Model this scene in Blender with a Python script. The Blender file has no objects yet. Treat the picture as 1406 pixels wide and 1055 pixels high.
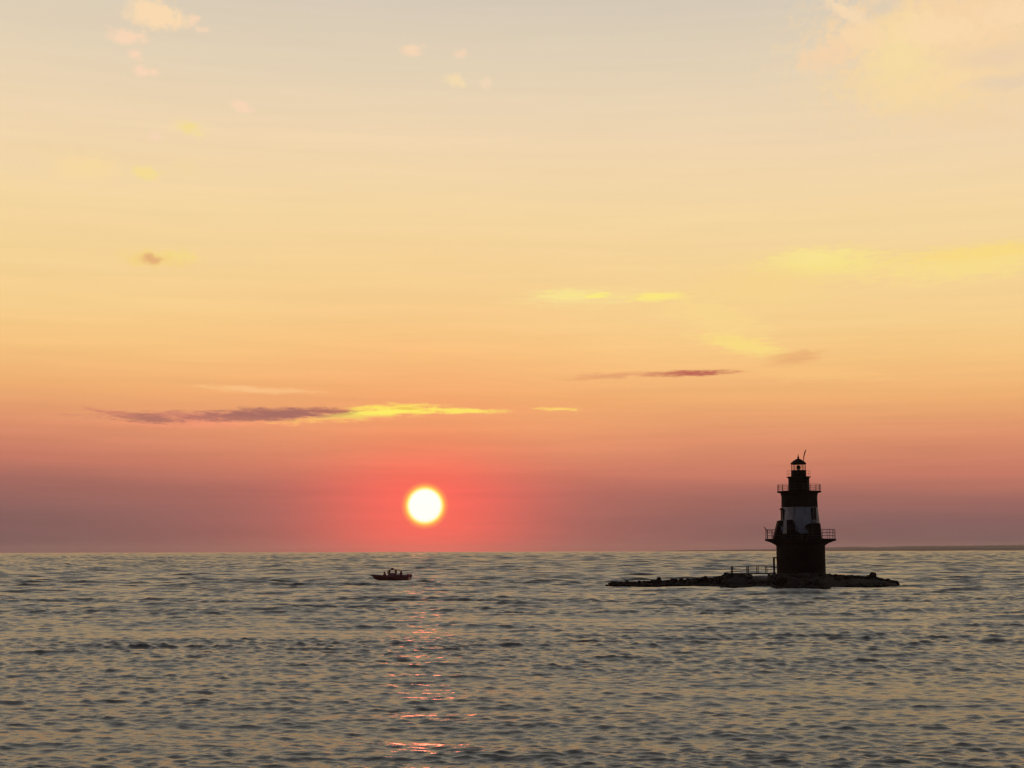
import bpy, bmesh, math, random
import numpy as np
from mathutils import Vector, Matrix, Euler

random.seed(7)
R = math.radians
scene = bpy.context.scene
C = scene.collection

# ------------------------------------------------------------------ camera
W0, H0 = 1406.0, 1055.0
FOV = R(40.0)
F = (W0 / 2) / math.tan(FOV / 2)
EYE = Vector((0.0, 0.0, 5.4))
PITCH = math.atan((756.9 - H0 / 2) / F)
ROLL = R(-0.14)
CAM = Euler((math.pi / 2 + PITCH, 0, 0)).to_matrix() @ Matrix.Rotation(ROLL, 3, 'Z')
cd = bpy.data.cameras.new('camera')
cam = bpy.data.objects.new('camera', cd)
C.objects.link(cam)
cam.matrix_world = Matrix.Translation(EYE) @ CAM.to_4x4()
cd.sensor_fit = 'HORIZONTAL'
cd.angle = FOV
cd.clip_start = 0.5
cd.clip_end = 60000
scene.camera = cam


def ray(u, v):
    d = CAM @ Vector(((u - W0 / 2) / F, (H0 / 2 - v) / F, -1.0))
    return d.normalized()


def at_y(u, v, y):
    d = ray(u, v)
    return EYE + d * ((y - EYE.y) / d.y)


def azel(u, v):
    d = ray(u, v)
    return math.degrees(math.atan2(d.x, d.y)), math.degrees(math.asin(d.z))


# ------------------------------------------------------------------ render look
scene.view_settings.view_transform = 'Standard'
scene.view_settings.look = 'None'
scene.view_settings.exposure = 0.0
scene.view_settings.gamma = 1.0
scene.render.filter_size = 1.4
scene.cycles.filter_width = 1.4
scene.cycles.sample_clamp_indirect = 6.0
scene.cycles.max_bounces = 6
scene.cycles.volume_bounces = 0
scene.cycles.use_denoising = True
scene.cycles.denoiser = 'OPENIMAGEDENOISE'
scene.cycles.caustics_reflective = False
scene.cycles.caustics_refractive = False
scene.cycles.sample_clamp_direct = 4.0


def lin(c):
    o = []
    for x in c:
        x = x / 255.0
        o.append(x / 12.92 if x <= 0.04045 else ((x + 0.055) / 1.055) ** 2.4)
    return (o[0], o[1], o[2], 1.0)


# ------------------------------------------------------------------ sun + world
SUN_AZ, SUN_EL = azel(583.5, 694.5)
sun_dir = ray(583.5, 694.5)
sl = bpy.data.lights.new('sun', 'SUN')
sl.energy = 0.095
sl.angle = R(1.4)
sl.color = (1.0, 0.15, 0.085)
sun = bpy.data.objects.new('sun', sl)
C.objects.link(sun)
sun.rotation_euler = (-sun_dir).to_track_quat('-Z', 'Y').to_euler()

world = bpy.data.worlds.new('World')
scene.world = world
world.use_nodes = True
wt = world.node_tree
wt.nodes.clear()


class NT:
    """small helper to write node trees as expressions"""
    def __init__(s, t):
        s.t = t

    def put(s, sock, v):
        if hasattr(v, 'is_output') or isinstance(v, bpy.types.NodeSocket):
            s.t.links.new(v, sock)
        else:
            sock.default_value = v

    def math(s, op, a, b=0.0, c=0.0, clamp=False):
        n = s.t.nodes.new('ShaderNodeMath')
        n.operation = op
        n.use_clamp = clamp
        s.put(n.inputs[0], a)
        s.put(n.inputs[1], b)
        s.put(n.inputs[2], c)
        return n.outputs[0]

    def vmath(s, op, a, b=None, out=0):
        n = s.t.nodes.new('ShaderNodeVectorMath')
        n.operation = op
        s.put(n.inputs[0], a)
        if b is not None:
            s.put(n.inputs[1], b)
        return n.outputs[out]

    def scale(s, a, k):
        n = s.t.nodes.new('ShaderNodeVectorMath')
        n.operation = 'SCALE'
        s.put(n.inputs[0], a)
        s.put(n.inputs['Scale'], k)
        return n.outputs[0]

    def rng(s, v, a, b, lo=0.0, hi=1.0, kind='SMOOTHSTEP'):
        n = s.t.nodes.new('ShaderNodeMapRange')
        n.interpolation_type = kind
        s.put(n.inputs['Value'], v)
        n.inputs['From Min'].default_value = a
        n.inputs['From Max'].default_value = b
        n.inputs['To Min'].default_value = lo
        n.inputs['To Max'].default_value = hi
        return n.outputs[0]

    def mix(s, f, a, b):
        n = s.t.nodes.new('ShaderNodeMix')
        n.data_type = 'RGBA'
        s.put(n.inputs[0], f)
        s.put(n.inputs[6], a)
        s.put(n.inputs[7], b)
        return n.outputs[2]

    def noise(s, vec, scale, detail=3.0, rough=0.55, color=False):
        n = s.t.nodes.new('ShaderNodeTexNoise')
        s.put(n.inputs['Vector'], vec)
        n.inputs['Scale'].default_value = scale
        n.inputs['Detail'].default_value = detail
        n.inputs['Roughness'].default_value = rough
        return n.outputs['Color' if color else 'Fac']

    def mapping(s, vec, loc=(0, 0, 0), rot=0.0, scl=(1, 1, 1), kind='POINT'):
        n = s.t.nodes.new('ShaderNodeMapping')
        n.vector_type = kind
        s.put(n.inputs['Vector'], vec)
        n.inputs['Location'].default_value = loc
        n.inputs['Rotation'].default_value = (0, 0, rot)
        n.inputs['Scale'].default_value = scl
        return n.outputs[0]

    def ramp(s, f, stops):
        n = s.t.nodes.new('ShaderNodeValToRGB')
        s.put(n.inputs[0], f)
        e = n.color_ramp.elements
        while len(e) < len(stops):
            e.new(0.5)
        for el, (p, c) in zip(e, stops):
            el.position = p
            el.color = c
        return n.outputs[0]

    def comb(s, x, y, z=0.0):
        n = s.t.nodes.new('ShaderNodeCombineXYZ')
        s.put(n.inputs[0], x)
        s.put(n.inputs[1], y)
        s.put(n.inputs[2], z)
        return n.outputs[0]


w = NT(wt)
tc = wt.nodes.new('ShaderNodeTexCoord')
dirv = w.vmath('NORMALIZE', tc.outputs['Generated'])
sep = wt.nodes.new('ShaderNodeSeparateXYZ')
wt.links.new(dirv, sep.inputs[0])
DEG = 180.0 / math.pi
EL = w.math('MULTIPLY', w.math('ARCSINE', sep.outputs[2]), DEG)
AZ = w.math('MULTIPLY', w.math('ARCTAN2', sep.outputs[0], sep.outputs[1]), DEG)

# western sky by elevation
SKY = [  # elevation in degrees, sRGB
    (-2.0, (108, 84, 90)), (0.2, (116, 88, 91)), (1.3, (130, 94, 94)), (2.4, (160, 104, 97)), (3.3, (199, 122, 102)), (4.6, (223, 145, 108)),
    (6.2, (240, 175, 115)), (7.8, (249, 198, 130)), (9.2, (249, 209, 143)), (10.8, (247, 212, 150)), (13.5, (247, 217, 163)),
    (16.4, (243, 216, 177)), (19.2, (231, 212, 183)), (22.0, (217, 204, 185)), (25.0, (209, 203, 191)), (30.0, (200, 198, 191)),
]
ripple = w.noise(w.mapping(w.comb(AZ, EL), scl=(0.05, 0.35, 1)), 1.0, 3.0)
EL2 = w.math('ADD', w.math('ADD', EL, w.math('MULTIPLY', w.math('MAXIMUM', w.math('MINIMUM', AZ, 30.0), -30.0), 0.018)), w.math('MULTIPLY', w.math('SUBTRACT', ripple, 0.5), 0.9))
base = w.ramp(w.math('DIVIDE', w.math('ADD', EL2, 2.0), 32.0, clamp=True),
              [((e + 2.0) / 32.0, lin(c)) for e, c in SKY])
# glow round the sun, wider than high, cut by the murk at the horizon
dAZ = w.math('SUBTRACT', AZ, SUN_AZ)
dEL = w.math('SUBTRACT', EL, SUN_EL)
ell = w.vmath('LENGTH', w.comb(w.math('MULTIPLY', dAZ, 0.95), w.math('MULTIPLY', dEL, w.rng(dEL, -0.5, 3.0, 1.0, 1.25))), out=1)
g1 = w.math('EXPONENT', w.math('MULTIPLY', w.math('POWER', w.math('DIVIDE', ell, 3.7), 2.0), -1.0))
g2 = w.math('EXPONENT', w.math('MULTIPLY', w.math('POWER', w.math('DIVIDE', ell, 8.6), 2.0), -1.0))
up = w.rng(EL, 2.2, 5.6, 0.0, 1.0)
c_far = w.mix(up, lin((208, 104, 98)), lin((255, 168, 108)))
c_near = w.mix(up, lin((255, 100, 92)), lin((253, 142, 100)))
base = w.mix(w.math('MULTIPLY', g2, 0.46), base, c_far)
base = w.mix(w.math('MULTIPLY', g1, 0.98), base, c_near)

veil = w.noise(w.mapping(w.comb(AZ, EL), scl=(0.10, 1.9, 1)), 1.0, 4.0, 0.6)
base = w.mix(w.rng(EL, 1.0, 12.0, 1.0, 0.35), base, w.scale(base, w.rng(veil, 0.25, 0.75, 0.93, 1.07, 'LINEAR')))

# clouds: two warped copies of the (azimuth, elevation) chart
P = w.comb(AZ, EL)
fl = w.vmath('SUBTRACT', w.noise(P, 1.3, 5.0, 0.6, color=True), (0.5, 0.5, 0.5))
PF = w.vmath('ADD', P, w.vmath('MULTIPLY', fl, (1.0, 0.7, 0.0)))
st = w.vmath('SUBTRACT', w.noise(w.mapping(P, scl=(0.55, 2.6, 1)), 1.0, 5.0, 0.6, color=True), (0.5, 0.5, 0.5))
PS = w.vmath('ADD', P, w.vmath('MULTIPLY', st, (1.6, 0.34, 0.0)))
px = math.degrees(1.0 / F)
RAG = w.math('MULTIPLY', w.math('SUBTRACT', w.noise(P, 2.6, 6.0, 0.65), 0.5), 1.5)
RAS = w.math('MULTIPLY', w.math('SUBTRACT', w.noise(w.mapping(P, scl=(1.5, 8.0, 1)), 1.0, 7.0, 0.7), 0.5), 2.0)


def cloud(u, v, ru, rv, col, amt=1.0, soft=0.75, tilt=0.0, field=None):
    """an elliptic patch of cloud centred on a direction of the sky"""
    global base
    a, e = azel(u, v)
    m = w.mapping(field, loc=(a, e, 0), rot=R(tilt), scl=(ru * px, rv * px, 1.0), kind='TEXTURE')
    d = w.math('ADD', w.vmath('LENGTH', m, out=1), RAG if field is PF else RAS)
    f = w.rng(d, 1.15 - soft, 1.15, amt, 0.0)
    base = w.mix(f, base, lin(col))


warm, peach, gold = (252, 220, 178), (250, 216, 184), (245, 226, 142)
# big soft bank, upper right
cloud(1330, 70, 260, 125, (248, 215, 168), 0.9, 1.0, 0, PF)
cloud(1310, 22, 190, 58, (250, 214, 168), 0.85, 0.9, 0, PF)
cloud(1236, 80, 64, 80, (249, 222, 164), 0.9, 1.0, 0, PF)
cloud(1140, 75, 55, 22, (249, 213, 172), 0.8, 1.0, 10, PF)
cloud(1165, 18, 52, 10, (248, 219, 180), 0.95, 0.9, -32, PF)
cloud(1212, 11, 32, 15, (220, 205, 184), 0.75, 1.0, 20, PF)
cloud(1372, 78, 70, 18, (234, 208, 178), 0.5, 1.0, 0, PF)
cloud(1250, 128, 120, 34, (248, 218, 164), 0.7, 1.0, -12, PF)
cloud(1340, 165, 120, 22, (243, 212, 170), 0.6, 1.0, -8, PF)
cloud(1290, 42, 70, 24, (253, 220, 174), 0.9, 0.9, -6, PF)
cloud(1182, 52, 44, 20, (251, 218, 172), 0.85, 0.9, -14, PF)
cloud(1385, 20, 50, 26, (253, 219, 176), 0.8, 0.9, 0, PF)
cloud(1300, 112, 60, 16, (251, 219, 166), 0.75, 0.9, 6, PF)
cloud(1390, 112, 60, 12, (228, 206, 180), 0.55, 0.9, 0, PF)
# small fair weather scraps, upper left
for a in [(205, 16, 32, 14, warm, .9), (222, 26, 34, 12, warm, .9), (176, 50, 24, 8, peach, .75), (184, 75, 9, 7, peach, .75),
          (198, 98, 14, 6, peach, .75), (266, 30, 8, 7, peach, .6), (279, 42, 8, 5, peach, .5), (262, 175, 26, 9, (246, 220, 168), .8),
          (258, 175, 12, 7, (246, 221, 150), .8), (212, 186, 9, 6, peach, .5), (330, 146, 13, 6, peach, .7),
          (95, 230, 95, 20, (247, 217, 168), .7), (118, 232, 38, 14, (249, 219, 162), .7), (200, 236, 17, 8, (248, 222, 150), .85),
          (255, 232, 22, 11, (246, 219, 166), .5), (30, 222, 40, 12, (244, 216, 172), .5), (566, 68, 15, 7, (248, 216, 182), .7),
          (626, 112, 15, 9, (246, 220, 176), .7), (668, 116, 7, 8, (245, 218, 186), .6), (632, 74, 9, 6, peach, .5),
          (215, 354, 40, 11, (247, 214, 128), .6), (209, 355, 17, 7, (230, 176, 122), .7), (245, 351, 24, 6, (248, 219, 140), .6)]:
    cloud(a[0], a[1], a[2] * 1.35, a[3] * 1.4, a[4], min(1.0, a[5] * 1.35), 0.9, 0, PF)
# gold bands, right
cloud(1180, 372, 260, 34, (250, 214, 150), 0.7, 1.0, 0, PS)
cloud(1130, 362, 110, 26, (250, 229, 140), 0.95, 1.0, 0, PS)
cloud(1115, 353, 60, 14, (252, 230, 148), 0.85, 1.0, 0, PS)
cloud(1340, 360, 170, 27, (252, 224, 142), 0.9, 0.9, 2, PS)
cloud(1350, 347, 120, 11, (252, 220, 132), 0.85, 0.9, 2, PS)
cloud(1050, 395, 120, 34, (249, 215, 142), 0.7, 1.0, 0, PS)
cloud(800, 408, 110, 16, (250, 222, 150), 0.85, 1.0, 0, PS)
cloud(780, 406, 60, 9, (251, 230, 146), 0.9, 1.0, 0, PS)
cloud(822, 406, 26, 6, (254, 238, 128), 0.95, 1.0, 0, PS)
cloud(905, 408, 52, 7, (254, 238, 126), 1.0, 1.0, 0, PS)
cloud(980, 435, 100, 30, (251, 217, 144), 0.75, 1.0, -18, PS)
cloud(1020, 474, 74, 15, (252, 222, 132), 0.95, 1.0, -12, PS)
cloud(1090, 492, 48, 11, (234, 172, 116), 0.75, 1.0, 6, PS)
cloud(1120, 513, 120, 14, (252, 196, 126), 0.7, 1.0, -4, PS)
# thin dark streak over the lighthouse side
cloud(950, 512.5, 74, 5.0, (186, 96, 84), 0.95, 1.0, -0.5, PS)
cloud(850, 515, 90, 5.0, (222, 148, 108), 0.6, 1.0, 2, PS)
# the long bar above the sun: peach rim, mauve body, burning east end
cloud(350, 535, 95, 6, (253, 198, 138), 0.7, 1.0, -2, PS)
cloud(300, 579, 150, 11, (248, 152, 118), 0.85, 1.0, 1.5, PS)
cloud(430, 574, 150, 10, (253, 172, 112), 0.8, 1.0, 2, PS)
cloud(490, 570, 110, 9, (254, 216, 106), 0.85, 1.0, 5, PS)
cloud(330, 571, 215, 8, (196, 120, 108), 0.85, 1.0, 1.2, PS)
cloud(205, 575, 60, 6.5, (174, 114, 100), 0.9, 0.9, -4, PS)
cloud(150, 567, 36, 4, (210, 130, 108), 0.7, 1.0, -8, PS)
cloud(340, 573, 95, 7, (172, 112, 100), 0.9, 0.9, 2, PS)
cloud(385, 566.5, 100, 9, (164, 106, 99), 0.95, 0.9, 1, PS)
cloud(465, 566, 56, 5, (172, 106, 96), 0.9, 0.9, -1, PS)
cloud(548, 562, 74, 9, (255, 226, 100), 0.95, 0.85, 0, PS)
cloud(528, 566, 74, 6, (255, 240, 104), 0.9, 0.9, 4, PS)
cloud(560, 561, 28, 3, (232, 178, 84), 0.7, 1.0, 0, PS)
cloud(632, 564, 70, 4.6, (255, 230, 104), 0.95, 0.9, -1, PS)
cloud(765, 563, 30, 2.6, (255, 214, 110), 0.9, 0.9, -1, PS)

# rest of the sky: dusk overhead and behind
away = w.rng(w.math('ABSOLUTE', w.math('WRAP', dAZ, 180.0, -180.0)), 35.0, 120.0)
east = w.ramp(w.math('DIVIDE', EL, 60.0, clamp=True),
              [(0.0, (0.050, 0.045, 0.060, 1)), (0.3, (0.045, 0.047, 0.065, 1)), (1.0, (0.06, 0.075, 0.11, 1))])
base = w.mix(w.rng(EL, 24.0, 75.0), base, (0.245, 0.238, 0.24, 1))
base = w.mix(away, base, east)
# the disc of the sun with its burnt in rim
sd = w.math('MULTIPLY', w.math('ARCCOSINE', w.vmath('DOT_PRODUCT', dirv, tuple(sun_dir), out=1)), DEG / px)
base = w.mix(w.rng(sd, 22.5, 34.0, 0.75, 0.0), base, (1.08, 0.56, 0.09, 1))
base = w.mix(w.rng(sd, 21.5, 28.0, 1.0, 0.0), base, (1.10, 0.98, 0.18, 1))
base = w.mix(w.rng(sd, 19.0, 25.0, 1.0, 0.0), base, (2.2, 1.06, 1.02, 1))

sky = wt.nodes.new('ShaderNodeTexSky')
sky.sky_type = 'NISHITA'
sky.sun_disc = False
sky.sun_elevation = R(SUN_EL)
sky.sun_rotation = R(SUN_AZ)
bgA = wt.nodes.new('ShaderNodeBackground')
bgA.inputs[1].default_value = 1.0
wt.links.new(base, bgA.inputs[0])
bgB = wt.nodes.new('ShaderNodeBackground')
bgB.inputs[1].default_value = 0.05
wt.links.new(sky.outputs[0], bgB.inputs[0])
ms = wt.nodes.new('ShaderNodeMixShader')
ms.inputs[0].default_value = 0.03
wt.links.new(bgA.outputs[0], ms.inputs[1])
wt.links.new(bgB.outputs[0], ms.inputs[2])
wo = wt.nodes.new('ShaderNodeOutputWorld')
wt.links.new(ms.outputs[0], wo.inputs[0])
world.cycles.sampling_method = 'MANUAL'
world.cycles.sample_map_resolution = 2048


# ------------------------------------------------------------------ helpers
def mat(name, col, rough=0.6, metal=0.0, var=0.25, scale=2.0, bump=0.0, spec=0.5):
    m = bpy.data.materials.new(name)
    m.use_nodes = True
    t = m.node_tree
    b = t.nodes['Principled BSDF']
    n = NT(t)
    co = t.nodes.new('ShaderNodeTexCoord').outputs['Object']
    f = n.noise(co, scale, 4.0, 0.6)
    dark = tuple(c * (1 - var) for c in col) + (1,)
    lite = tuple(min(1, c * (1 + var)) for c in col) + (1,)
    t.links.new(n.mix(n.rng(f, 0.3, 0.7), dark, lite), b.inputs['Base Color'])
    b.inputs['Roughness'].default_value = rough
    b.inputs['Metallic'].default_value = metal
    b.inputs['Specular IOR Level'].default_value = spec
    if bump:
        bn = t.nodes.new('ShaderNodeBump')
        bn.inputs['Strength'].default_value = bump
        bn.inputs['Distance'].default_value = 0.05
        t.links.new(f, bn.inputs['Height'])
        t.links.new(bn.outputs[0], b.inputs['Normal'])
    return m


M_IRON = mat('brown_painted_iron', (0.008, 0.005, 0.005), 0.8, 0, 0.35, 1.2, 0.2, 0.06)
M_BLACK = mat('black_painted_iron', (0.006, 0.005, 0.006), 0.8, 0, 0.3, 1.5, 0.1, 0.06)
M_WHITE = mat('weathered_white_paint', (0.42, 0.42, 0.43), 0.6, 0, 0.12, 0.7, 0.1, 0.3)
def streaked_white():
    m = M_WHITE
    t = m.node_tree
    n = NT(t)
    b = t.nodes['Principled BSDF']
    src = b.inputs['Base Color'].links[0].from_socket
    co = t.nodes.new('ShaderNodeTexCoord').outputs['Object']
    runs = n.noise(n.mapping(co, scl=(2.2, 2.2, 0.22)), 1.0, 5.0, 0.65)
    spots = n.noise(co, 0.9, 5.0, 0.7)
    f = n.math('MAXIMUM', n.rng(runs, 0.50, 0.72, 0.0, 0.75), n.rng(spots, 0.56, 0.70, 0.0, 0.6))
    t.links.new(n.mix(f, src, (0.09, 0.06, 0.045, 1)), b.inputs['Base Color'])


streaked_white()
M_RAIL = mat('rusty_rail_iron', (0.05, 0.03, 0.022), 0.7, 0, 0.3, 4.0, 0, 0.2)
M_WOOD = mat('weathered_dock_timber', (0.07, 0.055, 0.042), 0.8, 0, 0.3, 3.0, 0.2, 0.2)
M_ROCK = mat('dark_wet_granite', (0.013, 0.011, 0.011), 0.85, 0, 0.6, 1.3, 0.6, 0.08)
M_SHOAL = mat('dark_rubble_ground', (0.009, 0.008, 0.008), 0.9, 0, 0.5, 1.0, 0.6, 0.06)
M_HULL = mat('glare_red_hull', (0.50, 0.13, 0.12), 0.4, 0, 0.2, 2.0)  # red of the sun's glare over the boat, put into the hull colour
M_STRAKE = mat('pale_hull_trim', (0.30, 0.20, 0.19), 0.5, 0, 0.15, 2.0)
M_CAB = mat('glare_red_gelcoat', (0.50, 0.24, 0.21), 0.5, 0, 0.15, 2.0)  # gelcoat reddened in its base colour for the same glare
M_DARK = mat('glare_red_fittings', (0.34, 0.10, 0.09), 0.5, 0, 0.2, 3.0)  # dark fittings tinted red to stand for the glare
M_CLOTH = mat('glare_red_jacket_cloth', (0.32, 0.10, 0.10), 0.9, 0, 0.25, 6.0)  # jacket colour also carries the red glare
M_SKIN = mat('skin', (0.35, 0.2, 0.15), 0.6, 0, 0.1, 6.0)
M_LAND = mat('distant_woodland', (0.022, 0.030, 0.042), 0.9, 0, 0.4, 0.02)


def glass(name, tint):
    m = bpy.data.materials.new(name)
    m.use_nodes = True
    t = m.node_tree
    b = t.nodes['Principled BSDF']
    n = NT(t)
    co = t.nodes.new('ShaderNodeTexCoord').outputs['Object']
    t.links.new(n.mix(n.noise(co, 3.0), tuple(c * .93 for c in tint) + (1,), tuple(tint) + (1,)), b.inputs['Base Color'])
    b.inputs['Roughness'].default_value = 0.03
    b.inputs['IOR'].default_value = 1.12
    b.inputs['Transmission Weight'].default_value = 1.0
    return m


M_GLASS = glass('salt_hazed_lantern_glass', (0.86, 0.86, 0.84))
M_PANE = mat('dark_window_glass', (0.012, 0.012, 0.015), 0.15, 0, 0.1, 1.0)


class MB:
    """collects shapes for ONE mesh"""
    def __init__(s):
        s.v, s.f, s.mi = [], [], []

    def add(s, vs, fs, k=0):
        o = len(s.v)
        s.v += [tuple(x) for x in vs]
        s.f += [tuple(i + o for i in f) for f in fs]
        s.mi += [k] * len(fs)
        return s

    def box(s, c, d, rot=0.0, k=0, tilt=None):
        m = Matrix.Rotation(rot, 3, 'Z')
        if tilt:
            m = m @ Matrix.Rotation(tilt[1], 3, tilt[0])
        vs = []
        for z in (-1, 1):
            for y in (-1, 1):
                for x in (-1, 1):
                    vs.append(m @ Vector((x * d[0] / 2, y * d[1] / 2, z * d[2] / 2)) + Vector(c))
        return s.add(vs, [(0, 2, 3, 1), (4, 5, 7, 6), (0, 1, 5, 4), (2, 6, 7, 3), (0, 4, 6, 2), (1, 3, 7, 5)], k)

    def tube(s, pts, r, n=8, k=0, closed=False):
        pts = [Vector(p) for p in pts]
        N = len(pts)
        vs, fs = [], []
        for i, p in enumerate(pts):
            a = pts[(i - 1) % N] if (closed or i > 0) else p
            b = pts[(i + 1) % N] if (closed or i < N - 1) else p
            d = (b - a).normalized()
            x = d.cross(Vector((0, 0, 1)))
            if x.length < 1e-3:
                x = Vector((1, 0, 0))
            x.normalize()
            y = d.cross(x)
            rr = r[i] if isinstance(r, (list, tuple)) else r
            for j in range(n):
                t = 2 * math.pi * j / n
                vs.append(p + (x * math.cos(t) + y * math.sin(t)) * rr)
        for i in range(N if closed else N - 1):
            i2 = (i + 1) % N
            for j in range(n):
                j2 = (j + 1) % n
                fs.append((i * n + j, i * n + j2, i2 * n + j2, i2 * n + j))
        if not closed:
            fs.append(tuple(range(n - 1, -1, -1)))
            fs.append(tuple((N - 1) * n + j for j in range(n)))
        return s.add(vs, fs, k)

    def lathe(s, prof, n=48, ks=None, cap=True):
        """prof: (r, z) from bottom to top; ks: material per segment"""
        vs, base = [], len(s.v)
        for r, z in prof:
            for j in range(n):
                t = 2 * math.pi * (j + .5) / n
                vs.append((r * math.cos(t), r * math.sin(t), z))
        s.v += vs
        for i in range(len(prof) - 1):
            for j in range(n):
                j2 = (j + 1) % n
                s.f.append((base + i * n + j, base + i * n + j2, base + (i + 1) * n + j2, base + (i + 1) * n + j))
                s.mi.append(ks[i] if ks else 0)
        if cap:
            s.f.append(tuple(base + j for j in range(n - 1, -1, -1)))
            s.mi.append(ks[0] if ks else 0)
            s.f.append(tuple(base + (len(prof) - 1) * n + j for j in range(n)))
            s.mi.append(ks[-1] if ks else 0)
        return s

    def prism(s, poly, axis_a, axis_b, k=0):
        """poly: list of 3D points (planar), swept from offset a to offset b"""
        n = len(poly)
        a, b = Vector(axis_a), Vector(axis_b)
        vs = [Vector(p) + a for p in poly] + [Vector(p) + b for p in poly]
        fs = [tuple(range(n - 1, -1, -1)), tuple(range(n, 2 * n))]
        for i in range(n):
            j = (i + 1) % n
            fs.append((i, j, n + j, n + i))
        return s.add(vs, fs, k)

    def build(s, name, mats, parent=None, smooth=False, bevel=0.0):
        me = bpy.data.meshes.new(name)
        me.from_pydata(s.v, [], s.f)
        for m in (mats if isinstance(mats, (list, tuple)) else [mats]):
            me.materials.append(m)
        me.polygons.foreach_set('material_index', s.mi)
        bm = bmesh.new()
        bm.from_mesh(me)
        bmesh.ops.recalc_face_normals(bm, faces=bm.faces)
        bm.to_mesh(me)
        bm.free()
        o = bpy.data.objects.new(name, me)
        C.objects.link(o)
        if parent:
            o.parent = parent
        if smooth:
            me.shade_smooth()
            md = o.modifiers.new('edges', 'EDGE_SPLIT')
            md.split_angle = R(38)
        if bevel:
            b = o.modifiers.new('bevel', 'BEVEL')
            b.width = bevel
            b.segments = 2
            b.limit_method = 'ANGLE'
        return o


def tag(o, label=None, cat=None, group=None, kind=None):
    for k, x in (('label', label), ('category', cat), ('group', group), ('kind', kind)):
        if x:
            o[k] = x
    return o


def empty(name, loc, rz=0.0):
    o = bpy.data.objects.new(name, None)
    C.objects.link(o)
    o.location = loc
    o.rotation_euler = (0, 0, rz)
    o.empty_display_size = 0.2
    return o


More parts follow.
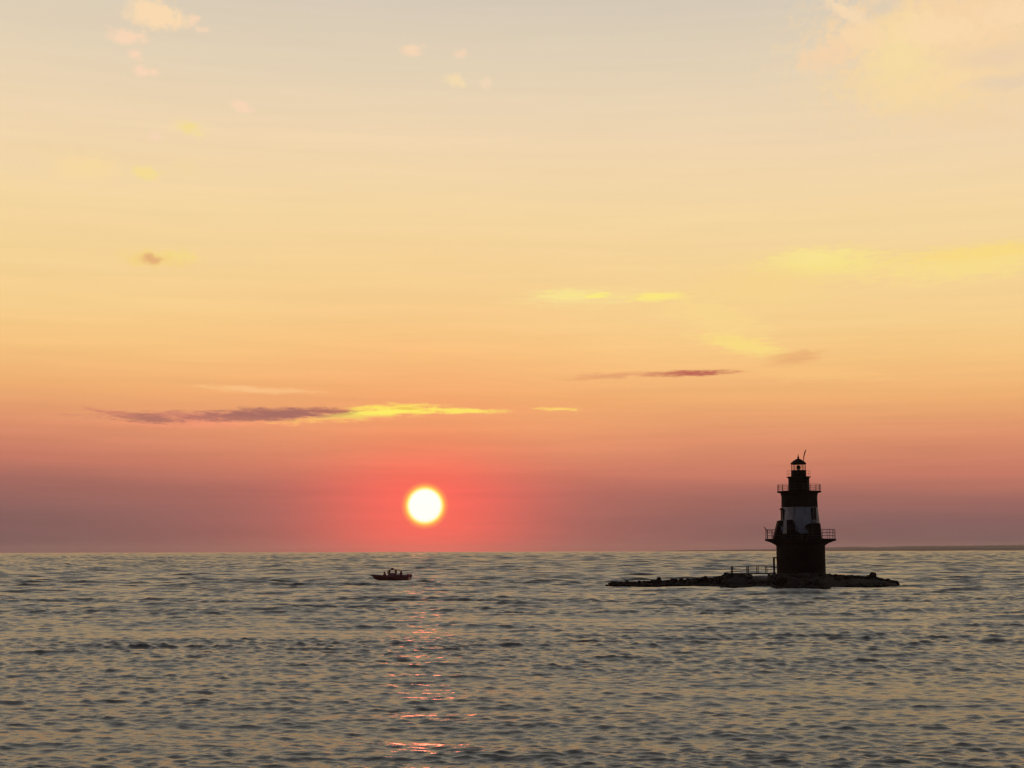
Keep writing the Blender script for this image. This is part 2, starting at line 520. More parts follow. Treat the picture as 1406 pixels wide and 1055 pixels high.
# ------------------------------------------------------------------ water
def make_water():
    rng = np.random.default_rng(11)
    rows = [3.0]
    while rows[-1] < 8500:
        d = rows[-1]
        rows.append(d + (0.4 if d < 14 else max(0.06, 0.0019 * d) if d < 300 else 0.0019 * d + 0.0010 * d * min(1, (d - 300) / 300)))
    r = np.array(rows)
    dr = np.gradient(r)
    fine = np.arange(-30.0, 30.0001, 0.062)
    coarse = np.arange(34.0, 326.1, 4.0)
    ang = np.radians(np.concatenate([fine, coarse]))
    da = np.gradient(ang)
    da[:len(fine)] = math.radians(0.062)
    X = np.outer(r, np.sin(ang)).astype(np.float32)
    Y = np.outer(r, np.cos(ang)).astype(np.float32)
    SPC = np.maximum(dr[:, None], r[:, None] * da[None, :])
    Z = np.zeros_like(X)
    DX = np.zeros_like(X)
    DY = np.zeros_like(X)
    # slow patches of stronger and weaker chop
    patch = np.zeros_like(X)
    for i in range(14):
        lam = 18 * 1.28 ** (i % 12)
        th = rng.normal(math.pi / 2, 0.45)
        ph = rng.uniform(0, 2 * math.pi)
        patch += np.sin((X * math.cos(th) * 0.5 + Y * math.sin(th)) * 2 * math.pi / lam + ph)
    patch = np.clip(1.0 + 0.10 * patch, 0.6, 1.4).astype(np.float32)
    # chop of 0.3 to 9 m; farther out, where the mesh is coarser, longer waves take over at the same steepness
    nf = len(fine)
    sp_row = np.maximum(dr, r * math.radians(0.062))

    def weight(lam, sp):
        wgt = 1.6 if lam < 0.45 else (1.1 if lam < 0.8 else (0.6 if lam < 1.5 else (0.30 if lam < 3 else (0.26 if lam < 9 else 1.0))))
        f = np.clip((lam / sp - 2.3) / 1.4, 0, 1)
        if lam > 9:
            f = f * np.clip((4.8 - lam / sp) / 1.2, 0, 1)
        return wgt * f

    lams, lam = [], 0.20
    while lam < 330:
        lams.append(lam)
        lam *= math.exp(rng.uniform(.7, 1.3) / 30)
    var = np.zeros_like(r)
    for lam in lams:
        var += weight(lam, sp_row) ** 2
    gain = WAVE_SLOPE * math.sqrt(2.0) / np.sqrt(np.maximum(var, 0.35)) * np.minimum(1.0, (1100.0 / r) ** 0.55) * (1.0 + 0.16 * np.exp(-(r / 85.0) ** 2))
    for lam in lams:
        k = np.float32(2 * math.pi / lam)
        th = rng.normal(math.radians(263), math.radians(WAVE_SPREAD if lam < 1.8 or lam > 9 else 15))
        c, s = math.cos(th), math.sin(th)
        phase = rng.uniform(0, 2 * math.pi)
        wr = weight(lam, sp_row) * gain / k
        ok = np.where(wr > 1e-6)[0]
        if len(ok):
            i0, i1 = ok[0], ok[-1] + 1
            ph = k * (np.float32(c) * X[i0:i1, :nf] + np.float32(s) * Y[i0:i1, :nf]) + np.float32(phase)
            A = wr[i0:i1, None].astype(np.float32) * (patch[i0:i1, :nf] if lam < 4 else 1.0)
            Z[i0:i1, :nf] += A * np.sin(ph)
            q = 0.9 * A * np.cos(ph)
            DX[i0:i1, :nf] += q * c
            DY[i0:i1, :nf] += q * s
    X = X + DX
    Y = Y + DY
    nr, na = X.shape
    co = np.empty((nr * na + 1, 3), dtype=np.float32)
    co[:-1, 0] = X.ravel()
    co[:-1, 1] = Y.ravel()
    co[:-1, 2] = Z.ravel()
    co[-1] = (0, 0, 0)
    i = np.arange(nr - 1)[:, None]
    j = np.arange(na)[None, :]
    j2 = (j + 1) % na
    quads = np.stack([i * na + j, i * na + j2, (i + 1) * na + j2, (i + 1) * na + j], -1).reshape(-1, 4)
    jj = np.arange(na)
    tris = np.stack([np.full(na, nr * na), (jj + 1) % na, jj], -1)
    me = bpy.data.meshes.new('water')
    nq, nt_ = len(quads), len(tris)
    me.vertices.add(len(co))
    me.vertices.foreach_set('co', co.ravel())
    me.loops.add(nq * 4 + nt_ * 3)
    # wind faces upward
    me.loops.foreach_set('vertex_index', np.concatenate([quads[:, ::-1].ravel(), tris[:, ::-1].ravel()]).astype(np.int32))
    me.polygons.add(nq + nt_)
    me.polygons.foreach_set('loop_start', np.concatenate([np.arange(nq) * 4, nq * 4 + np.arange(nt_) * 3]).astype(np.int32))
    me.update(calc_edges=True)
    me.shade_smooth()
    m = bpy.data.materials.new('sea_water')
    m.use_nodes = True
    t = m.node_tree
    n = NT(t)
    b = t.nodes['Principled BSDF']
    b.inputs['Base Color'].default_value = (0.072, 0.067, 0.062, 1)
    b.inputs['IOR'].default_value = 1.33
    b.inputs['Roughness'].default_value = WATER_ROUGH
    b.inputs['Specular IOR Level'].default_value = 1.0
    pos = t.nodes.new('ShaderNodeNewGeometry').outputs['Position']
    n1 = n.noise(n.mapping(pos, scl=(0.6, 1.5, 1)), 2.2, 3.0, 0.6)
    n2 = n.noise(n.mapping(pos, scl=(0.9, 1.6, 1)), 8.0, 2.0, 0.6)
    h = n.math('ADD', n.math('MULTIPLY', n1, 0.10), n.math('MULTIPLY', n2, 0.018))
    bn = t.nodes.new('ShaderNodeBump')
    bn.inputs['Strength'].default_value = WATER_BUMP
    bn.inputs['Distance'].default_value = 1.0
    t.links.new(h, bn.inputs['Height'])
    t.links.new(bn.outputs[0], b.inputs['Normal'])
    me.materials.append(m)
    o = bpy.data.objects.new('water', me)
    C.objects.link(o)
    tag(o, kind='structure')
    return o


WAVE_SLOPE = 0.22
WAVE_SPREAD = 24
WATER_ROUGH = 0.22
WATER_BUMP = 0.4
make_water()

# ------------------------------------------------------------------ lighthouse
LY = 222.0
LB = at_y(1099.5, 762, LY)
LX = LB.x
PPM = F / ((Vector((LX, LY, 8)) - EYE).dot(ray(W0 / 2, H0 / 2)))


def Z(v, u=1099.0):
    return at_y(u, v, LY).z


def RAD(px_):
    return px_ / PPM


def LXY(u, v=760, y=LY):
    return at_y(u, v, y).x - LX


lh = tag(empty('lighthouse', (LX, LY, 0)),
         'dark cast iron lighthouse with a white middle band standing on the low rocky islet', 'lighthouse')
SEG = 40
r_c = RAD(32.8)
zc0, zc1 = 0.6, Z(749.8)
# caisson: riveted plates, slight ring at each course
prof = [(r_c + 0.05, zc0)]
nz = 5
for i in range(nz):
    z0 = zc0 + (zc1 - zc0) * i / nz
    z1 = zc0 + (zc1 - zc0) * (i + 1) / nz
    prof += [(r_c, z0 + 0.12), (r_c, z1 - 0.06), (r_c + 0.045, z1 - 0.04), (r_c + 0.045, z1 + 0.06)]
flare = [(749.0, 33.2), (747.4, 35.8), (745.4, 39.6), (743.9, 43.6), (742.9, 46.6)]
prof += [(RAD(p), Z(v)) for v, p in flare]
MB().lathe(prof, SEG).build('caisson', M_IRON, lh, True)
zd = Z(740.2)
rd = RAD(47.8)
MB().lathe([(RAD(46.7), Z(742.85)), (rd, Z(742.7)), (rd + 0.03, Z(741.4)), (rd, zd), (rd - 0.1, zd + 0.02)], SEG).build('gallery_deck', M_IRON, lh, True)


def railing(name, radius, z, h, nposts, nrails, thick):
    def hoop(zz):
        pts = [(radius * math.cos(2 * math.pi * i / 64), radius * math.sin(2 * math.pi * i / 64), zz) for i in range(64)]
        return MB().tube(pts, thick, 6, closed=True)
    r_ = hoop(z + h).build(name, M_RAIL, lh, True)
    for k in range(nrails - 1):
        hoop(z + h * (k + 1) / nrails).build('rail', M_RAIL, r_, True)
    for i in range(nposts):
        a = 2 * math.pi * (i + .5) / nposts
        p = Vector((radius * math.cos(a), radius * math.sin(a), z))
        MB().tube([p, p + Vector((0, 0, h))], thick * 1.35, 6).build('post', M_RAIL, r_)
    return r_


railing('gallery_railing', rd - 0.12, zd + 0.02, Z(727.6) - zd, 20, 3, 0.027)

# tower shell: three painted bands
zt0, ztop = zd + 0.02, Z(677.2)


def trad(v):
    return RAD(24.6 + (28.6 - 24.6) * ((v - 697) / (740 - 697)) if v > 697 else 24.6 - 0.4 * (697 - v) / 17)


tp, tk = [], []
for v in (739.9, 737.5, 733, 727, 720, 714, 708, 702, 697.2, 697.0, 692, 687, 683, 681, 679.5, 678.2, 677.2):
    tp.append((trad(v) + (0.12 if v > 738 else 0) + (0.0 if v > 682 else RAD((682 - v) * 0.28)), Z(v)))
tk = [0 if tp[i][1] < Z(736) else (1 if tp[i][1] < Z(697.15) else 0) for i in range(len(tp) - 1)]
MB().lathe(tp, SEG, tk).build('tower_wall', [M_BLACK, M_WHITE], lh, True)
zu = Z(674.8)
ru = RAD(29.9)
MB().lathe([(RAD(26.2), Z(677.15)), (ru - 0.05, Z(676.6)), (ru, Z(675.8)), (ru, zu)], SEG).build('upper_gallery_deck', M_BLACK, lh, True)
railing('upper_gallery_railing', ru - 0.08, zu, Z(665.8) - zu, 18, 3, 0.024)
# watch room, lantern deck
MB().lathe([(RAD(14.6), zu + .004), (RAD(14.3), zu + .2), (RAD(14.2), Z(658)), (RAD(14.8), Z(656.6)), (RAD(14.8), Z(656.0))], 24).build('watch_room', M_BLACK, lh, True)
MB().lathe([(RAD(13.2), Z(655.95)), (RAD(16.6), Z(655.7)), (RAD(16.6), Z(654.9))], 24).build('lantern_deck', M_BLACK, lh, True)
lr = railing('lantern_railing', RAD(16.0), Z(654.9), Z(646.5) - Z(654.9), 8, 2, 0.011)
MB().lathe([(RAD(10.4), Z(654.85)), (RAD(10.2), Z(646.6)), (RAD(10.6), Z(646.2))], 20).build('lantern_base', M_BLACK, lh, True)
# lantern glazing with glazing bars
zg0, zg1 = Z(646.15), Z(637.9)
rg = RAD(9.6)
gl = MB().lathe([(rg, zg0), (rg, zg1), (rg - 0.02, zg1), (rg - 0.02, zg0), (rg, zg0)], 20, cap=False).build('lantern_glass', M_GLASS, lh, True)
for i in range(10):
    a = 2 * math.pi * (i + .3) / 10
    p = Vector(((rg + .03) * math.cos(a), (rg + .03) * math.sin(a), zg0))
    MB().tube([p, p + Vector((0, 0, zg1 - zg0))], 0.03, 6).build('glazing_bar', M_RAIL, gl)
MB().lathe([(0.20, zg0 + .0), (0.20, zg0 + .22), (0.30, zg0 + .26), (0.34, zg0 + .5), (0.30, zg0 + .72), (0.12, zg0 + .8)], 16).build('lamp_lens', mat('lens_housing', (.10, .09, .08), .3), lh, True)
roof = MB().lathe([(RAD(10.2), zg1 + .004), (RAD(10.9), Z(637.2)), (RAD(10.6), Z(636.2)), (RAD(7.6), Z(633.4)), (RAD(4.2), Z(631.2)), (RAD(1.6), Z(630.0))], 20).build('lantern_roof', M_BLACK, lh, True)
MB().lathe([(.10, Z(630.0) + .004), (.15, Z(629.0)), (.17, Z(628.2)), (.10, Z(627.3)), (.06, Z(626)), (.035, Z(623.6))], 10).build('finial', M_IRON, roof, True)
# whip of an antenna leaning off the roof
ax = LXY(1103.0, 634)
MB().tube([(ax - .02, -.2, Z(634.6)), (LXY(1103.2, 628), -.2, Z(628)), (LXY(1104.6, 622), -.2, Z(622)), (LXY(1106.3, 617.6), -.2, Z(617.6))],
          [.035, .08, .10, .05], 6).build('antenna', M_RAIL, lh)


# windows on the white band: tall dark one to the right, hooded one at the left limb
def window(u, v0, v1, wid, name='window', hood=True):
    vm = (v0 + v1) / 2
    rr = trad(vm)
    dx = LXY(u, vm)
    th = math.asin(max(-1, min(1, dx / rr)))
    n = Vector((math.sin(th), -math.cos(th), 0))
    tz = (Z(v0) + Z(v1)) / 2
    hh = Z(v0) - Z(v1)
    rot = th
    fr = MB()
    c = n * (rr + .02)
    s_ = Vector((math.cos(th), math.sin(th), 0))
    for sg in (-1, 1):
        fr.box(c + s_ * sg * (wid / 2 + .05) + Vector((0, 0, tz)), (.1, .26, hh + .2), rot)
    fr.box(c + Vector((0, 0, tz + hh / 2 + .05)), (wid, .26, .1), rot)
    f = fr.build(name, M_BLACK, lh, bevel=.015)
    MB().box(n * (rr + .01) + Vector((0, 0, tz)), (wid, .12, hh), rot).build('pane', M_PANE, f)
    MB().box(n * (rr + .08) + Vector((0, 0, tz - hh / 2 - .08)), (wid + .36, .42, .12), rot).build('sill', M_WHITE, f, bevel=.015)
    if hood:
        MB().prism([n * (rr - .1) + s_ * (-wid / 2 - .2) + Vector((0, 0, tz + hh / 2 + .12)),
                    n * (rr - .1) + s_ * (wid / 2 + .2) + Vector((0, 0, tz + hh / 2 + .12)),
                    n * (rr - .1) + Vector((0, 0, tz + hh / 2 + .42))], (0, 0, 0), n * .45).build('hood', M_BLACK, f)
    return f


window(1112.6, 698.6, 715.5, .72, hood=False)
window(1073.5, 701.5, 714, .6)
# sloping stair hood against the tower on the gallery, left
hx = [LXY(1061.5, 738), LXY(1067.5, 715), LXY(1074.0, 714), LXY(1074.5, 738)]
hz = [zd + .03, Z(715.5), Z(713.8), zd + .03]
MB().prism([(hx[i], 0, hz[i]) for i in range(4)], (0, -1.0, 0), (0, .5, 0)).build('stair_hood', M_IRON, lh, bevel=.03)
# small vent in the hood
MB().box((LXY(1071.3, 726), -1.02, Z(726)), (.22, .06, .62)).build('vent', M_WHITE, lh)


# dark weather boards and lockers on the gallery in front of the white band
def ring_pt(u, v, extra):
    rr = trad(v) + extra
    dx = LXY(u, v)
    return Vector((dx, -math.sqrt(max(.05, rr * rr - dx * dx)), Z(v)))


def board(pts, name):
    front = [ring_pt(u, v, .42) for u, v in pts]
    MB().prism(front, (0, 0, 0), (0, .16, 0)).build(name, M_BLACK, lh)


board([(1076.2, 739.6), (1076.2, 714.5), (1083.2, 714), (1086.5, 722), (1086.8, 729.5), (1092, 732.5), (1098.5, 735.2), (1098.5, 739.6)], 'equipment_cabinet')
board([(1099.2, 739.6), (1100.2, 736), (1104.5, 733.5), (1103.8, 729.0), (1098.8, 725.0), (1100.6, 721.5), (1107.5, 719), (1113.5, 718.6), (1122.5, 719.4), (1124.2, 739.6)], 'equipment_cabinet')
# davit on the left of the lower gallery
dxl = LXY(1052.6, 740)
MB().tube([(dxl, -.6, zd), (dxl, -.6, Z(729.2)), (LXY(1050.4, 727), -.6, Z(726.6)), (LXY(1048.2, 723.6), -.6, Z(723.6))], [.08, .085, .075, .05], 8).build('davit', M_RAIL, lh)
MB().tube([(dxl, -.6, Z(729.0)), (LXY(1058.5, 729), -.6, Z(729.3))], .05, 6).build('davit_arm', M_RAIL, lh)
# ladder up the left side of the caisson, standing off on brackets
lx = LXY(1062.6, 770)
la = MB()
for yy in (-.27, .27):
    la.tube([(lx, yy, Z(788)), (lx, yy, Z(765.4))], .11, 6)
for i in range(9):
    la.tube([(lx, -.27, Z(786 - i * 2.3)), (lx, .27, Z(786 - i * 2.3))], .03, 5)
ld = la.build('ladder', M_IRON, lh)
MB().box(((lx - r_c) / 2, 0, Z(765.8)), (abs(-r_c - lx) + .1, .9, .16)).build('bracket', M_IRON, ld)
# ------------------------------------------------------------------ islet, walkway, boulders
PROF = [(815, 804.2), (822, 803.2), (834, 803.4), (838, 799.6), (846, 799.0), (856, 798.2), (870, 799), (884, 797.6), (898, 797),
        (906, 797), (913, 797), (922, 794.6), (940, 795.4), (955, 794), (968, 792), (980, 793), (990, 790.5), (998, 787.6),
        (1006, 787), (1020, 788), (1032, 789.6), (1044, 791.6), (1052, 793), (1056, 790), (1062, 788.5), (1080, 788), (1100, 788), (1133, 788.2), (1150, 789.2),
        (1170, 790.6), (1185, 791), (1195, 790.5), (1204, 793.5), (1214, 795), (1222, 796), (1228, 799), (1234, 803), (1238, 805)]
FRONT = [(815, 805.5), (835, 805.9), (900, 806.1), (975, 806.3), (988, 807.5), (1050, 807.9), (1075, 809.5), (1120, 809.7), (1150, 807.9), (1200, 806.9), (1238, 806.7)]


def lerp(tab, u):
    for (a, b), (c, d) in zip(tab, tab[1:]):
        if u <= c:
            t = (u - a) / (c - a)
            return b + (d - b) * max(0, min(1, t))
    return tab[-1][1]


def front_y(u):
    d = ray(u, lerp(FRONT, u))
    return d.y * (EYE.z / -d.z)


def ridge(u):
    """x, y, z of the ridge line of the islet at picture column u (solved in the world)"""
    yf = front_y(u)
    yr = min(LY + 1.0, yf + 8.0) if u > 980 else yf + 3.2
    p = at_y(u, lerp(PROF, u), yr)
    return p, yf


mb = MB()
US = list(range(812, 1243, 3))
K = 9
vs = []
for u in US:
    p, yf = ridge(u)
    hw = p.y - yf
    hz = max(0.0, p.z - 0.32)
    for k in range(K):
        t = k / (K - 1)
        y = yf + .3 + (2 * hw) * t
        prof_h = math.sin(math.pi * t) ** 0.75 if 0 < t < 1 else 0
        x = p.x * (1 + (y - p.y) / p.y * 0.0)
        vs.append((x, y, -0.5 + (hz + .5) * prof_h + random.uniform(-.05, .05)))
fs = []
for i in range(len(US) - 1):
    for k in range(K - 1):
        fs.append((i * K + k, (i + 1) * K + k, (i + 1) * K + k + 1, i * K + k + 1))
mb.add(vs, fs)
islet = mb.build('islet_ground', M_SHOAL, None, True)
tag(islet, kind='structure')


def boulder_mesh(seed):
    rnd = random.Random(seed)
    bm = bmesh.new()
    bmesh.ops.create_icosphere(bm, subdivisions=3, radius=1.0)
    planes = []
    for _ in range(11):
        n = Vector((rnd.gauss(0, 1), rnd.gauss(0, 1), rnd.gauss(0, 1))).normalized()
        planes.append((n, rnd.uniform(.62, .95)))
    for v in bm.verts:
        for n, d in planes:
            e = v.co.dot(n) - d
            if e > 0:
                v.co -= n * e
    for v in bm.verts:
        v.co *= 1 + rnd.uniform(-.02, .02)
    me = bpy.data.meshes.new('boulder')
    bm.to_mesh(me)
    bm.free()
    me.materials.append(M_ROCK)
    return me


BM = [boulder_mesh(100 + i) for i in range(8)]


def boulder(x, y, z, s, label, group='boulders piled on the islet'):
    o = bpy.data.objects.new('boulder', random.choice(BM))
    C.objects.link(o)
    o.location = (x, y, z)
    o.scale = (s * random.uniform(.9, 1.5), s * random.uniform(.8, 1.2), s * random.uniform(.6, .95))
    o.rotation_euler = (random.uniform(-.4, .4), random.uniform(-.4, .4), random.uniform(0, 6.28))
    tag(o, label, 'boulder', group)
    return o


COMMON = 'dark weathered boulder in the rubble heaped round the lighthouse'
count = 0
# crest stones carry the skyline, front stones the waterline
u = 838.0
while u < 1232:
    p, yf = ridge(u)
    if p.z > .25 and not (1032 < u < 1055):
        s = random.uniform(.38, .62) * min(1, .45 + p.z / 1.6)
        boulder(p.x, p.y - random.uniform(0, 1.0), p.z - s * .62, s, COMMON)
        count += 1
    u += random.uniform(4.0, 7.0)
u = 836.0
while u < 1234:
    p, yf = ridge(u)
    s = random.uniform(.4, .7) * min(1, .4 + p.z / 1.6)
    boulder(p.x * (yf / p.y), yf + s * .9, s * .08, s, COMMON)
    count += 1
    u += random.uniform(4.0, 6.5)
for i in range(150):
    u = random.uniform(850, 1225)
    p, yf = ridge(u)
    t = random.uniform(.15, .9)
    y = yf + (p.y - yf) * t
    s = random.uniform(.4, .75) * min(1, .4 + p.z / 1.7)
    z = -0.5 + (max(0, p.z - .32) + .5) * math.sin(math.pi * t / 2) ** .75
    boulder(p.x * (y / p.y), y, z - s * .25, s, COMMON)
    count += 1
# stones that stand out of the skyline
for (u, v, s, lab) in [(861, 796.6, .42, 'small boulder perched near the low left tip of the islet'),
                       (904.5, 793.2, .40, 'upright boulder poking up midway along the low left arm of the islet'),
                       (1198, 786.4, .62, 'tall pointed boulder rising highest on the right arm of the islet'),
                       (997, 786.0, .55, 'boulder at the foot of the landward end of the walkway railing'),
                       (841, 798.8, .55, 'squat boulder where the low left arm of the islet drops into the water'),
                       (1219, 795.6, .60, 'rounded boulder next to last at the right end of the islet'),
                       (1229, 798.2, .72, 'last boulder at the far right end of the islet')]:
    p, yf = ridge(u)
    q = at_y(u, v, p.y - .3)
    o = boulder(q.x, q.y, q.z - s * .85, s, lab)
    o.scale = (s * 1.0, s, s * 1.15)
    o.rotation_euler = (.1, .15, random.uniform(0, 6))

# walkway on the left of the tower
wz = Z(787.6)
x0, x1 = at_y(1003.5, 787, LY).x, at_y(1064.5, 787, LY).x
wk = tag(empty('walkway', ((x0 + x1) / 2, LY, 0)), 'short railed timber walkway over the rocks to the foot of the lighthouse', 'walkway')
L = x1 - x0
MB().box((0, 0, wz), (L, 1.5, .18)).build('deck', M_WOOD, wk, bevel=.02)
for sy in (-.68, .68):
    rr = MB()
    zt = Z(777.6)
    xe = LXY(1062, 780) + LX - (x0 + x1) / 2
    rr.tube([(-L / 2 + .1, sy, zt), (xe, sy, zt)], .05, 6)
    r_ = rr.build('railing', M_RAIL, wk)
    MB().tube([(-L / 2 + .1, sy, (zt + wz) / 2 + .05), (xe, sy, (zt + wz) / 2 + .05)], .03, 6).build('rail', M_RAIL, r_)
    for uu in (1005, 1026.5, 1040, 1052):
        xx = at_y(uu, 782, LY).x - (x0 + x1) / 2
        MB().tube([(xx, sy, wz + .09), (xx, sy, zt - .04)], .085 if uu in (1005, 1026.5) else .06, 6).build('post', M_RAIL, r_)
for uu in (1008, 1029, 1056):
    xx = at_y(uu, 790, LY).x - (x0 + x1) / 2
    for sy in (-.55, .55):
        MB().tube([(xx, sy, .3), (xx, sy, wz - .1)], .13, 8).build('leg', M_WOOD, wk)

# ------------------------------------------------------------------ motorboat and its crew
dB = ray(537, 797.6)
tB = EYE.z / -dB.z
BX, BY = dB.x * tB, dB.y * tB
BPM = F / ((Vector((BX, BY, 1)) - EYE).dot(ray(W0 / 2, H0 / 2)))


def bx(u):
    return (u - 537.0) / BPM


def bz(v):
    return (797.6 - v) / BPM


HEAD = R(-4)
boat = tag(empty('motorboat', (BX, BY, .05), HEAD), 'small open motorboat with a low hardtop and people aboard crossing below the sun', 'motorboat')
# hull loft: bow at -x
secs = []
NS = 22
xb, xs = bx(508.2), bx(562.0)
for i in range(NS + 1):
    t = i / NS
    x_sheer = xb + (xs - xb) * t
    hb = 1.22 * (1 - (1 - min(1, t / .55)) ** 2.2) ** .9 if t < .55 else 1.22 - .1 * (t - .55)
    hb = max(.02, hb)
    sheer = bz(790.4) * (1 + .05 * (1 - t) ** 2) - .10 * math.sin(math.pi * t)
    keel_x = xb + (xs - xb) * (.11 + .89 * t) if t < .999 else xs
    rake = (1 - t) ** 1.6
    chine_z = .18 + .45 * rake
    chb = hb * (.86 - .35 * rake)
    keel_z = -.35 + .55 * (1 - t) ** 3
    secs.append([(x_sheer, hb, sheer), (x_sheer + (keel_x - x_sheer) * .12, hb * .99, sheer - .10),
                 (x_sheer + (keel_x - x_sheer) * .65, chb, chine_z), (keel_x, .0, keel_z)])
vs, fs, ks = [], [], []
for sct in secs:
    half = sct
    full = [(x, y, z) for x, y, z in half] + [(x, -y, z) for x, y, z in reversed(half[:-1])]
    vs += full
M_ = 7
hull = MB()
for i in range(NS):
    for j in range(M_ - 1):
        hull.f.append((i * M_ + j, (i + 1) * M_ + j, (i + 1) * M_ + j + 1, i * M_ + j + 1))
        hull.mi.append(1 if j in (0, 5) else 0)
hull.v = vs
hull.f.append(tuple(NS * M_ + j for j in range(M_)))
hull.mi.append(0)
hull.build('hull', [M_HULL, M_STRAKE], boat, True)
# deck set down inside
dk = MB()
dv = []
for i, sct in enumerate(secs):
    (x, y, z) = sct[0]
    t = i / NS
    zz = .24 + .45 * (1 - t) ** 2
    dv += [(x + .1 * (1 - t), max(.01, y - .05), zz), (x + .1 * (1 - t), -max(.01, y - .05), zz)]
dk.add(dv, [(2 * i, 2 * i + 1, 2 * i + 3, 2 * i + 2) for i in range(NS)])
dk.build('cockpit_deck', M_CAB, boat)
gw = MB()
for sg in (1, -1):
    gw.tube([(s_[0][0], sg * s_[0][1], s_[0][2] + .02) for s_ in secs], .045, 6)
gw.build('gunwale', M_DARK, boat, True)
MB().tube([(bx(507.2), 0, bz(790.6)), (bx(512), 0, bz(790.4))], .06, 6).build('bow_roller', M_DARK, boat)
MB().box((bx(561.5), 0, bz(790.8)), (.5, 1.9, .55)).build('transom', M_HULL, boat, bevel=.05)
# console, windscreen, hardtop on four posts
con = MB().prism([(bx(533.5), 0, .6), (bx(534.2), 0, bz(787.6)), (bx(541), 0, bz(787.2)), (bx(545), 0, bz(788.2)), (bx(545.5), 0, .6)], (0, -.55, 0), (0, .55, 0)).build('console', M_CAB, boat, bevel=.03)
MB().prism([(bx(533.2), 0, bz(788.3)), (bx(532.2), 0, bz(784.3)), (bx(533.0), 0, bz(784.2)), (bx(534.9), 0, bz(788.3))], (0, -.6, 0), (0, .6, 0)).build('windscreen', M_PANE, con)
ht = MB().box((bx(541.5), 0, bz(783.2)), (bx(549.5) - bx(533.8), 1.7, .13)).build('hardtop', M_DARK, boat, bevel=.02)
for (ua, ub, uu) in ((533.6, 535, 0), (544.2, 543.2, 1)):
    for sy in (-.62, .62):
        MB().tube([(bx(ua), sy, .6), (bx(ub), sy, bz(783.4))], .10, 6).build('post', M_DARK, ht)
MB().lathe([(.05, bz(782.9)), (.26, bz(782.6)), (.30, bz(781.6)), (.22, bz(780.6)), (.08, bz(780.2))], 14).build('radar_dome', M_DARK, boat, True).location = (bx(538.4), 0, 0)
MB().tube([(bx(546), .5, bz(783)), (bx(546.6), .5, bz(776.5))], .012, 5).build('antenna', M_DARK, boat)
# outboard motor
mo = MB().box((bx(564.2), 0, bz(791.2)), (.42, .38, .55)).build('outboard_motor', M_DARK, boat, bevel=.08)
MB().box((bx(564.2), 0, bz(796.5)), (.18, .14, .95)).build('drive_leg', M_DARK, mo, bevel=.03)
# helm seat
MB().box((bx(547.4), 0, .85), (.4, .8, .5)).build('helm_seat', M_CAB, boat, bevel=.05)


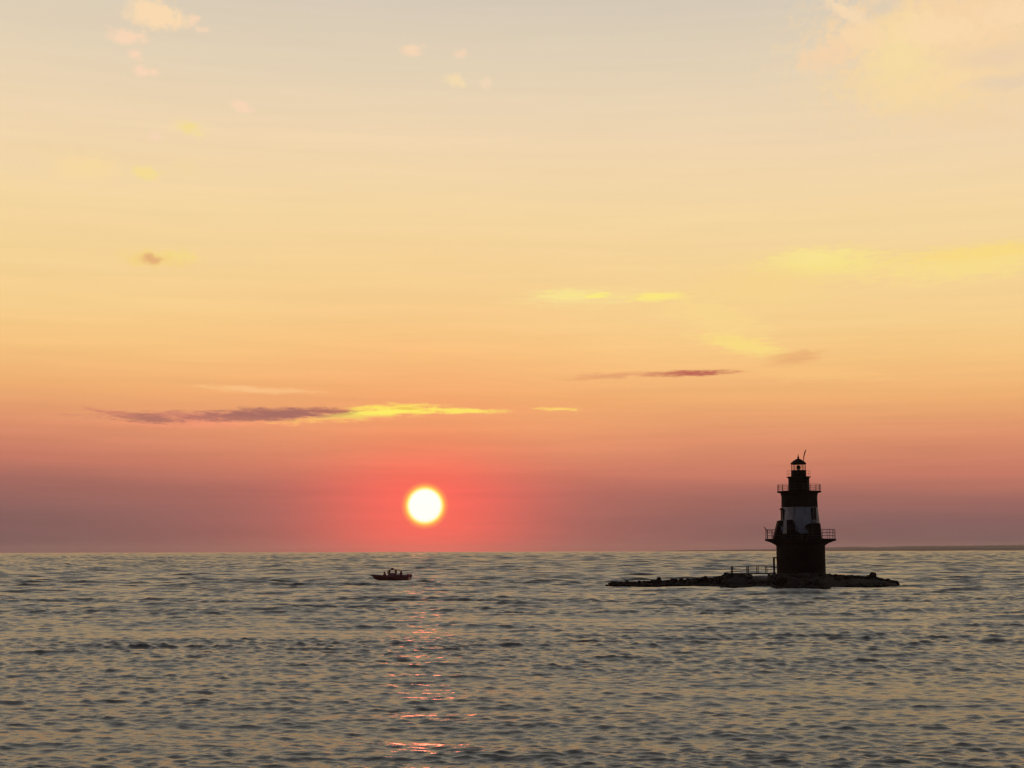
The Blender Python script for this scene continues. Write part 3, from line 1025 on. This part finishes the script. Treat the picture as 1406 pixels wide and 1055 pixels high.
def person(name_label, wx, wy, wz_, facing, pose, cloth, height=1.72):
    """one continuous skinned body; pose 'stand' or 'sit'"""
    k = height / 1.72
    J = {}
    if pose == 'stand':
        J = dict(pelvis=(0, 0, .95), waist=(0, 0, 1.08), chest=(0.02, 0, 1.30), neck=(0.02, 0, 1.46), head=(.04, 0, 1.54), crown=(.04, 0, 1.69),
                 kl=(.04, .11, .50), al=(0, .13, .08), tl=(.16, .14, .04), kr=(.02, -.11, .50), ar=(-.02, -.13, .08), tr=(.14, -.14, .04),
                 sl=(.01, .19, 1.40), el=(.02, .27, 1.14), hl=(.20, .24, .98), sr=(.01, -.19, 1.40), er=(.0, -.27, 1.14), hr=(.18, -.24, .98))
    else:
        J = dict(pelvis=(0, 0, .12), waist=(0, 0, .26), chest=(.03, 0, .48), neck=(.04, 0, .64), head=(.06, 0, .72), crown=(.06, 0, .87),
                 kl=(.42, .12, .14), al=(.46, .13, -.30), tl=(.60, .14, -.34), kr=(.42, -.12, .14), ar=(.46, -.13, -.30), tr=(.60, -.14, -.34),
                 sl=(.03, .19, .58), el=(.08, .25, .32), hl=(.30, .18, .24), sr=(.03, -.19, .58), er=(.08, -.25, .32), hr=(.30, -.18, .24))
    rad = dict(pelvis=.17, waist=.24, chest=.29, neck=.06, head=.15, crown=.12, kl=.07, kr=.07, al=.045, ar=.045, tl=.04, tr=.04,
               sl=.13, sr=.13, el=.09, er=.09, hl=.04, hr=.04)
    E = [('pelvis', 'waist'), ('waist', 'chest'), ('chest', 'neck'), ('neck', 'head'), ('head', 'crown'), ('pelvis', 'kl'), ('kl', 'al'), ('al', 'tl'),
         ('pelvis', 'kr'), ('kr', 'ar'), ('ar', 'tr'), ('chest', 'sl'), ('sl', 'el'), ('el', 'hl'), ('chest', 'sr'), ('sr', 'er'), ('er', 'hr')]
    names = list(J)
    pts = [Vector(J[n]) * k for n in names]
    rr = [rad[n] for n in names]
    ed = [(names.index(a), names.index(b)) for a, b in E]
    # five fingers on each hand
    for side, sg in (('hl', 1), ('hr', -1)):
        h = names.index(side)
        for q in range(5):
            a = (q - 2) * .022
            th = q == 0
            pts.append(pts[h] + Vector((.05, a * 1.4 * sg, -.005 if th else 0)))
            rr.append(.012)
            pts.append(pts[h] + Vector((.065 if th else .10 - .006 * abs(q - 2), a * 2.0 * sg + (.02 * -sg if th else 0), -.03)))
            rr.append(.009)
            ed += [(h, len(pts) - 2), (len(pts) - 2, len(pts) - 1)]
    me = bpy.data.meshes.new('person')
    me.from_pydata([tuple(p) for p in pts], ed, [])
    o = bpy.data.objects.new('person', me)
    C.objects.link(o)
    sk = o.modifiers.new('skin', 'SKIN')
    sk.use_smooth_shade = True
    for d, q in zip(me.skin_vertices[0].data, rr):
        d.radius = (q, q)
    me.skin_vertices[0].data[0].use_root = True
    sb = o.modifiers.new('sub', 'SUBSURF')
    sb.levels = 1
    sb.render_levels = 2
    me.materials.append(cloth)
    o.location = (wx, wy, wz_ + .05)
    o.rotation_euler = (0, 0, facing)
    o.scale = (1.3, 1.25, 1.0)
    tag(o, name_label, 'person')
    # hair cap with face side left bare
    hc = Vector(J['crown']) * k
    cap = MB().lathe([(.12, -.09), (.13, -.03), (.12, .03), (.085, .075), (.03, .095)], 14)
    co = cap.build('hair', M_DARK, o, True)
    co.location = hc + Vector((-.018, 0, -.01))
    return o


def on_boat(u, yloc, z):
    p = Matrix.Rotation(HEAD, 3, 'Z') @ Vector((bx(u), yloc, 0))
    return BX + p.x, BY + p.y, z


x, y, z = on_boat(528.2, .1, bz(785.6) - .93)
person('person in dark clothes sitting forward of the console in the motorboat', x, y, z, math.pi + HEAD, 'sit', M_CLOTH)
sx, sy_, _ = on_boat(528.6, .1, 0)
MB().box((bx(528.4), .1, (.62 + z + .02) / 2), (.5, .9, max(.1, z - .62 + .02))).build('bow_seat', M_CAB, boat, bevel=.03)
x, y, z = on_boat(551.0, -.1, .26)
person('person in dark clothes standing behind the hardtop at the stern of the motorboat', x, y, .26, math.pi + HEAD + .3, 'stand', M_CLOTH, 1.52)

# ------------------------------------------------------------------ far shore
def far_shore():
    rnd = random.Random(5)
    Y0 = 7400.0
    tab = [(905, 0.2), (930, 1.4), (1000, 2.2), (1060, 3.0), (1140, 4.6), (1240, 6.4), (1330, 7.2), (1406, 7.6), (1500, 7.6), (1700, 8.0)]
    vs, fs = [], []
    us = np.arange(905, 1700, 1.5)
    wob = 0
    for u in us:
        q = at_y(float(u), 757.0, Y0)
        wob = wob * .86 + rnd.uniform(-.28, .28)
        h = max(.3, (lerp(tab, u) + wob * min(1, lerp(tab, u) / 3)) * Y0 / F)
        for dy, hh in ((0, -2), (30, h * .55), (90, h * .92), (220, h), (700, h * .9), (900, -2)):
            vs.append((q.x, Y0 + dy, hh))
    n = 6
    for i in range(len(us) - 1):
        for k in range(n - 1):
            fs.append((i * n + k, (i + 1) * n + k, (i + 1) * n + k + 1, i * n + k + 1))
    o = MB().add(vs, fs).build('wooded_coast_hills', M_LAND, None)
    tag(o, kind='structure')


far_shore()

# ------------------------------------------------------------------ haze
HAZE = True
if HAZE:
    hb = MB().box((0, 0, 19), (17600, 17600, 43.0)).build('haze', [bpy.data.materials.new('sea_haze')])
    m = hb.data.materials[0]
    m.use_nodes = True
    t = m.node_tree
    t.nodes.clear()
    pv = t.nodes.new('ShaderNodeVolumePrincipled')
    pv.inputs['Color'].default_value = (0.93, 0.90, 0.95, 1)
    pv.inputs['Density'].default_value = 5e-5
    pv.inputs['Anisotropy'].default_value = 0.72
    out = t.nodes.new('ShaderNodeOutputMaterial')
    t.links.new(pv.outputs[0], out.inputs['Volume'])
    tag(hb, kind='stuff')
